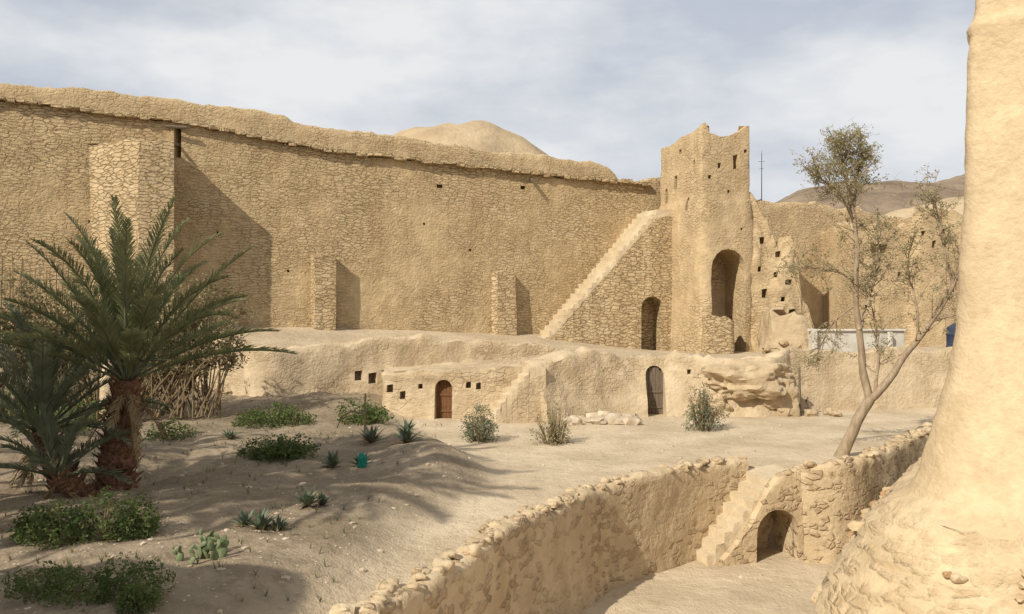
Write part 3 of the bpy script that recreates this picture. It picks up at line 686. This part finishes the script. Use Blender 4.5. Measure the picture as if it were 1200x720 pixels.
limb([T(10.75,1.6),T(10.65,2.3,.1),T(10.5,3.6,.1),T(10.35,5.0,0),T(10.35,6.4,-.1),T(10.2,7.6),T(10.0,8.7)],.13,.05,22,1.3,.6,.6,start=.45)
limb([T(10.3,7.0),T(9.9,7.7,-.3),T(9.2,8.4,-.4),T(8.6,8.7,-.4)],.05,.015,26,1.0,.95,.6,den=4)
limb([T(10.25,7.3),T(10.5,8.3,.3),T(10.7,9.3,.3),T(10.8,9.7,.4)],.05,.015,32,.95,.95,.6,den=4)
limb([T(10.1,8.2),T(9.8,9.0),T(9.9,9.5)],.04,.01,24,.9,.95,.6,den=4)
limb([T(10.4,5.1),T(9.8,5.7,-.2),T(9.1,5.6,-.3),T(8.3,5.75,-.3)],.045,.01,20,.9,.6,.5,droop=.08)
limb([T(10.4,4.6),T(9.9,4.1,.3),T(9.5,3.6,.4),T(9.3,2.8,.4)],.03,.008,16,.8,.6,.5,droop=.15)
limb([T(10.45,3.8),T(10.9,4.8,.3),T(11.3,6.0,.4),T(11.2,7.0,.5)],.06,.012,26,1.1,.65,.6,den=4)
limb([T(10.7,1.65),T(11.2,2.1),T(11.9,3.2,-.1),T(12.6,4.1,-.2),T(13.3,5.3,-.2),T(13.6,6.4,-.2)],.13,.04,22,1.2,.5,.6,start=.4)
limb([T(13.2,5.1,-.2),T(12.9,6.3,-.2),T(12.8,7.4,-.1),T(12.4,8.1,-.1)],.05,.012,26,1.1,.65,.6)
limb([T(12.2,3.6),T(12.3,4.8,.2),T(12.0,5.7,.4),T(12.2,6.5,.4)],.05,.012,22,1.0,.6,.6)
limb([T(12.6,4.1,-.2),T(13.3,4.3,-.3),T(13.8,4.4,-.3)],.045,.01,18,.9,.6,.5,droop=.05)
limb([T(10.9,1.8),T(11.2,3.0,.4),T(11.2,4.2,.6),T(10.9,5.2,.7)],.07,.012,20,1.0,.6,.6)
mb.build('tamarisk_tree',[M_TAM,M_BARK],smooth=True,angle=60)

def agave(x,y,s,n=26,name='agave_plant'):
    mb=MB(); z0=zground(x,y)
    for i in range(n):
        az=i*2.4+U(-.25,.25); el=1.35-1.1*(i/n)+U(-.2,.2); L=s*U(.65,1.15); p=Vector((x,y,z0)); pr_=[]
        for k in range(6):
            f=k/5; e=el-.5*f*f; w=s*.11*math.sin(math.pi*(.25+.75*f))*(1 if k<5 else .05)
            sd=Vector((-math.sin(az),math.cos(az),0)); 
            pr_.append((p-sd*w,p+Vector((0,0,-.25*w)),p+sd*w)); p=p+Vector((math.cos(az)*math.cos(e),math.sin(az)*math.cos(e),math.sin(e)))*L/5
        for a,b_ in zip(pr_,pr_[1:]):
            mb.add([a[0],a[1],a[2],b_[0],b_[1],b_[2]],[(0,1,4,3),(1,2,5,4)],0 if i<n*.85 else 1)
    return mb.build(name,[M_AGAVE,M_PDRY],smooth=True,angle=60)
agave(-4.1,24.9,.6); agave(-3.0,24.3,.6); agave(-4.55,21.6,.5); agave(-3.9,21.9,.45)
agave(-4.65,15.8,.4,34,'aloe_plant'); agave(-5.0,16,.36,28,'aloe_plant'); agave(-4.35,15.9,.32,28,'aloe_plant'); agave(-4.25,17.7,.45,30,'aloe_plant'); agave(-4.0,18,.32,22,'aloe_plant')
agave(-3.5,28.6,.5); agave(-8.6,26,.4)
def cactus(x,y,n,s):
    mb=MB(); z0=zground(x,y)
    def pad(b0,az,tilt,h,w):
        up=Vector((math.sin(tilt)*math.cos(az+1.57),math.sin(tilt)*math.sin(az+1.57),math.cos(tilt))); sd=Vector((math.cos(az),math.sin(az),0))
        up=(up+sd*math.sin(tilt*1.7)).normalized(); sd=(sd-up*sd.dot(up)).normalized(); nn=sd.cross(up).normalized(); c=b0+up*h*.5
        bm=bmesh.new(); bmesh.ops.create_uvsphere(bm,u_segments=14,v_segments=8,radius=1)
        vs=[]
        for v in bm.verts:
            k=1 if v.co.z>0 else (1+.35*v.co.z)
            vs.append(c+sd*v.co.x*w*.5*k+up*v.co.z*h*.52+nn*v.co.y*.022)
        mb.add(vs,[tuple(q.index for q in f.verts) for f in bm.faces]); bm.free()
        return c,up,sd
    for i in range(n):
        b0=Vector((x+U(-.28,.28),y+U(-.2,.2),z0-.02)); az=U(-.9,.9); h=s*U(.8,1.1)
        c,up,sd=pad(b0,az,U(-.5,.5),h,h*.6)
        for k in range(random.choice([1,2,2])):
            q=c+up*h*.42+sd*U(-.3,.3)*h*.5
            h2=h*U(.6,.85); c2,u2,s2=pad(q,az+U(-.8,.8),U(-.8,.8),h2,h2*.62)
            if R()<.4: pad(c2+u2*h2*.42,az+U(-1,1),U(-.6,.6),h2*.7,h2*.45)
    mb.build('prickly_pear_cactus',[M_CACT],angle=180)
cactus(-4.85,13.9,8,.25); cactus(-5.15,13.7,3,.2)

mb=MB(); x,y=-4.25,24.6; z0=zground(x,y)
mb.tube([(x,y,z0),(x+.02,y,z0+1.5)],[.035,.025],6); mb.tube([(x,y,z0+.9),(x-.35,y,z0+1.0),(x-.65,y,z0+.85),(x-.8,y,z0+.5)],[.03,.025,.02,.012],5); mb.tube([(x-.75,y,z0+.75),(x+.1,y,z0+1.02)],[.015,.015],5)
mb.build('wooden_stake',[M_DRY])
mb=MB(); rockmesh(mb,(-3.75,21.4,zground(-3.75,21.4)+.1),(.1,.08,.2),3,3,.8,2.5); mb.build('teal_bag',[M_TEAL])
mb=MB(); mb.tube([(-14.2,30.0,.3),(-14.2,30,1.6),(-14.2,30,2.2),(-14.2,30,2.45),(-14.2,30,2.55)],[.3,.27,.25,.17,.03],12); mb.build('plastered_pillar',[M_PLAST],angle=60)
mb=MB()
for i in range(34):
    x=-23.5+i*.2; mb.tube([(x,33.5,3.0),(x+U(-.1,.1),33.5+U(-.1,.1),6.0+U(-.3,.7))],[.03,.02],4)
for z in (4.4,5.5): mb.tube([(-23.8,33.45,z),(-16.6,33.45,z+.1)],[.04,.04],5)
mb.build('reed_fence',[M_DRY])
mb=MB()
for i in range(30): 
    x=U(-16,-12.2);y=U(36.6,38.5); mb.tube([(x,y,zground(x,y)+.05),(x+U(-1,1),y+U(-.6,.6),zground(x,y)+U(.1,.5))],[.03,.01],4)
mb.build('brushwood_pile',[M_DRY])
mb=MB(); ico=bmesh.new(); bmesh.ops.create_icosphere(ico,subdivisions=1,radius=1); iv=[v.co.copy() for v in ico.verts]; jf=[tuple(v.index for v in f.verts) for f in ico.faces]; ico.free()
cnt=0
while cnt<3600:
    y=9+30*R()**1.3; x=U(-.62,.5)*y
    if inpoly(x,y,TERR): continue
    ct=inpoly(x,y,COURT)
    if ct and R()<.6: continue
    s=U(.008,.03)*(1 if R()<.92 else 2.8); z=zground(x,y)
    mb.add([Vector((x+v.x*s*U(.7,1.4),y+v.y*s*U(.7,1.4),z+v.z*s*U(.4,.8))) for v in iv],jf); cnt+=1
mb.build('scattered_gravel',[M_PALEROCK],smooth=False)
mb=MB()
for i in range(600):
    x=U(-12,-2.6);y=U(12,33)
    if inpoly(x,y,TERR) or inpoly(x,y,COURT) or fn(x*.4,y*.4,3)<-.05: continue
    z=zground(x,y)
    for k in range(9):
        a=R()*6.28; h=U(.06,.2); d=Vector((math.cos(a)*h*.5,math.sin(a)*h*.5,h)); w=Vector((-math.sin(a),math.cos(a),0))*.008
        p=Vector((x,y,z)); mb.add([p-w,p+w,p+d],[(0,1,2)],0 if i%3 else 1)
mb.build('dry_grass',[M_TAM,M_OLIVE],smooth=False)

# ------------------------------------------------------------------ light, sky, camera
trav=Vector((.62,.70,-.725)).normalized()
sd=bpy.data.lights.new('sun','SUN'); sd.energy=5.0; sd.angle=math.radians(.6); sd.color=(1,.93,.80)
so=bpy.data.objects.new('sun',sd); so.rotation_euler=trav.to_track_quat('-Z','Y').to_euler(); so.location=(-30,-30,40); COL.objects.link(so)
w=bpy.data.worlds.new('World'); scene.world=w; w.use_nodes=True; nt=w.node_tree; g=N(nt); bg=nt.nodes['Background']
sky=g.n('ShaderNodeTexSky',sky_type='NISHITA'); sky.sun_disc=False; sky.sun_elevation=math.asin(-trav.z); sky.sun_rotation=math.atan2(-trav.x,-trav.y)%(2*math.pi); sky.dust_density=2
tc=g.n('ShaderNodeTexCoord').outputs['Generated']
c1=g.noise(tc,2.0,7,.5,sc=(1,1,2.2)); c2=g.noise(tc,3.6,7,.55,sc=(1,1,2.4))
cloud=g.mix(g.ramp(c2.outputs[0],.38,.62),(6.2,6.65,7.5),(9.1,9.2,9.3))
cov=g.ramp(c1.outputs[0],.33,.52,.6,.98)
col=g.mix(cov,sky.outputs[0],cloud)
g.l(col,bg.inputs[0]); bg.inputs[1].default_value=.092
cam=bpy.data.cameras.new('camera'); cam.lens=30; cam.sensor_width=36; cam.clip_end=8000; cam.clip_start=.1
co=bpy.data.objects.new('camera',cam); co.location=(0,0,4.5); co.rotation_euler=(math.radians(90),0,0); COL.objects.link(co); scene.camera=co
scene.view_settings.view_transform='Standard'; scene.view_settings.look='None'; scene.view_settings.exposure=0
print('VERTS',sum(len(o.data.vertices) for o in bpy.data.objects if o.type=='MESH'))
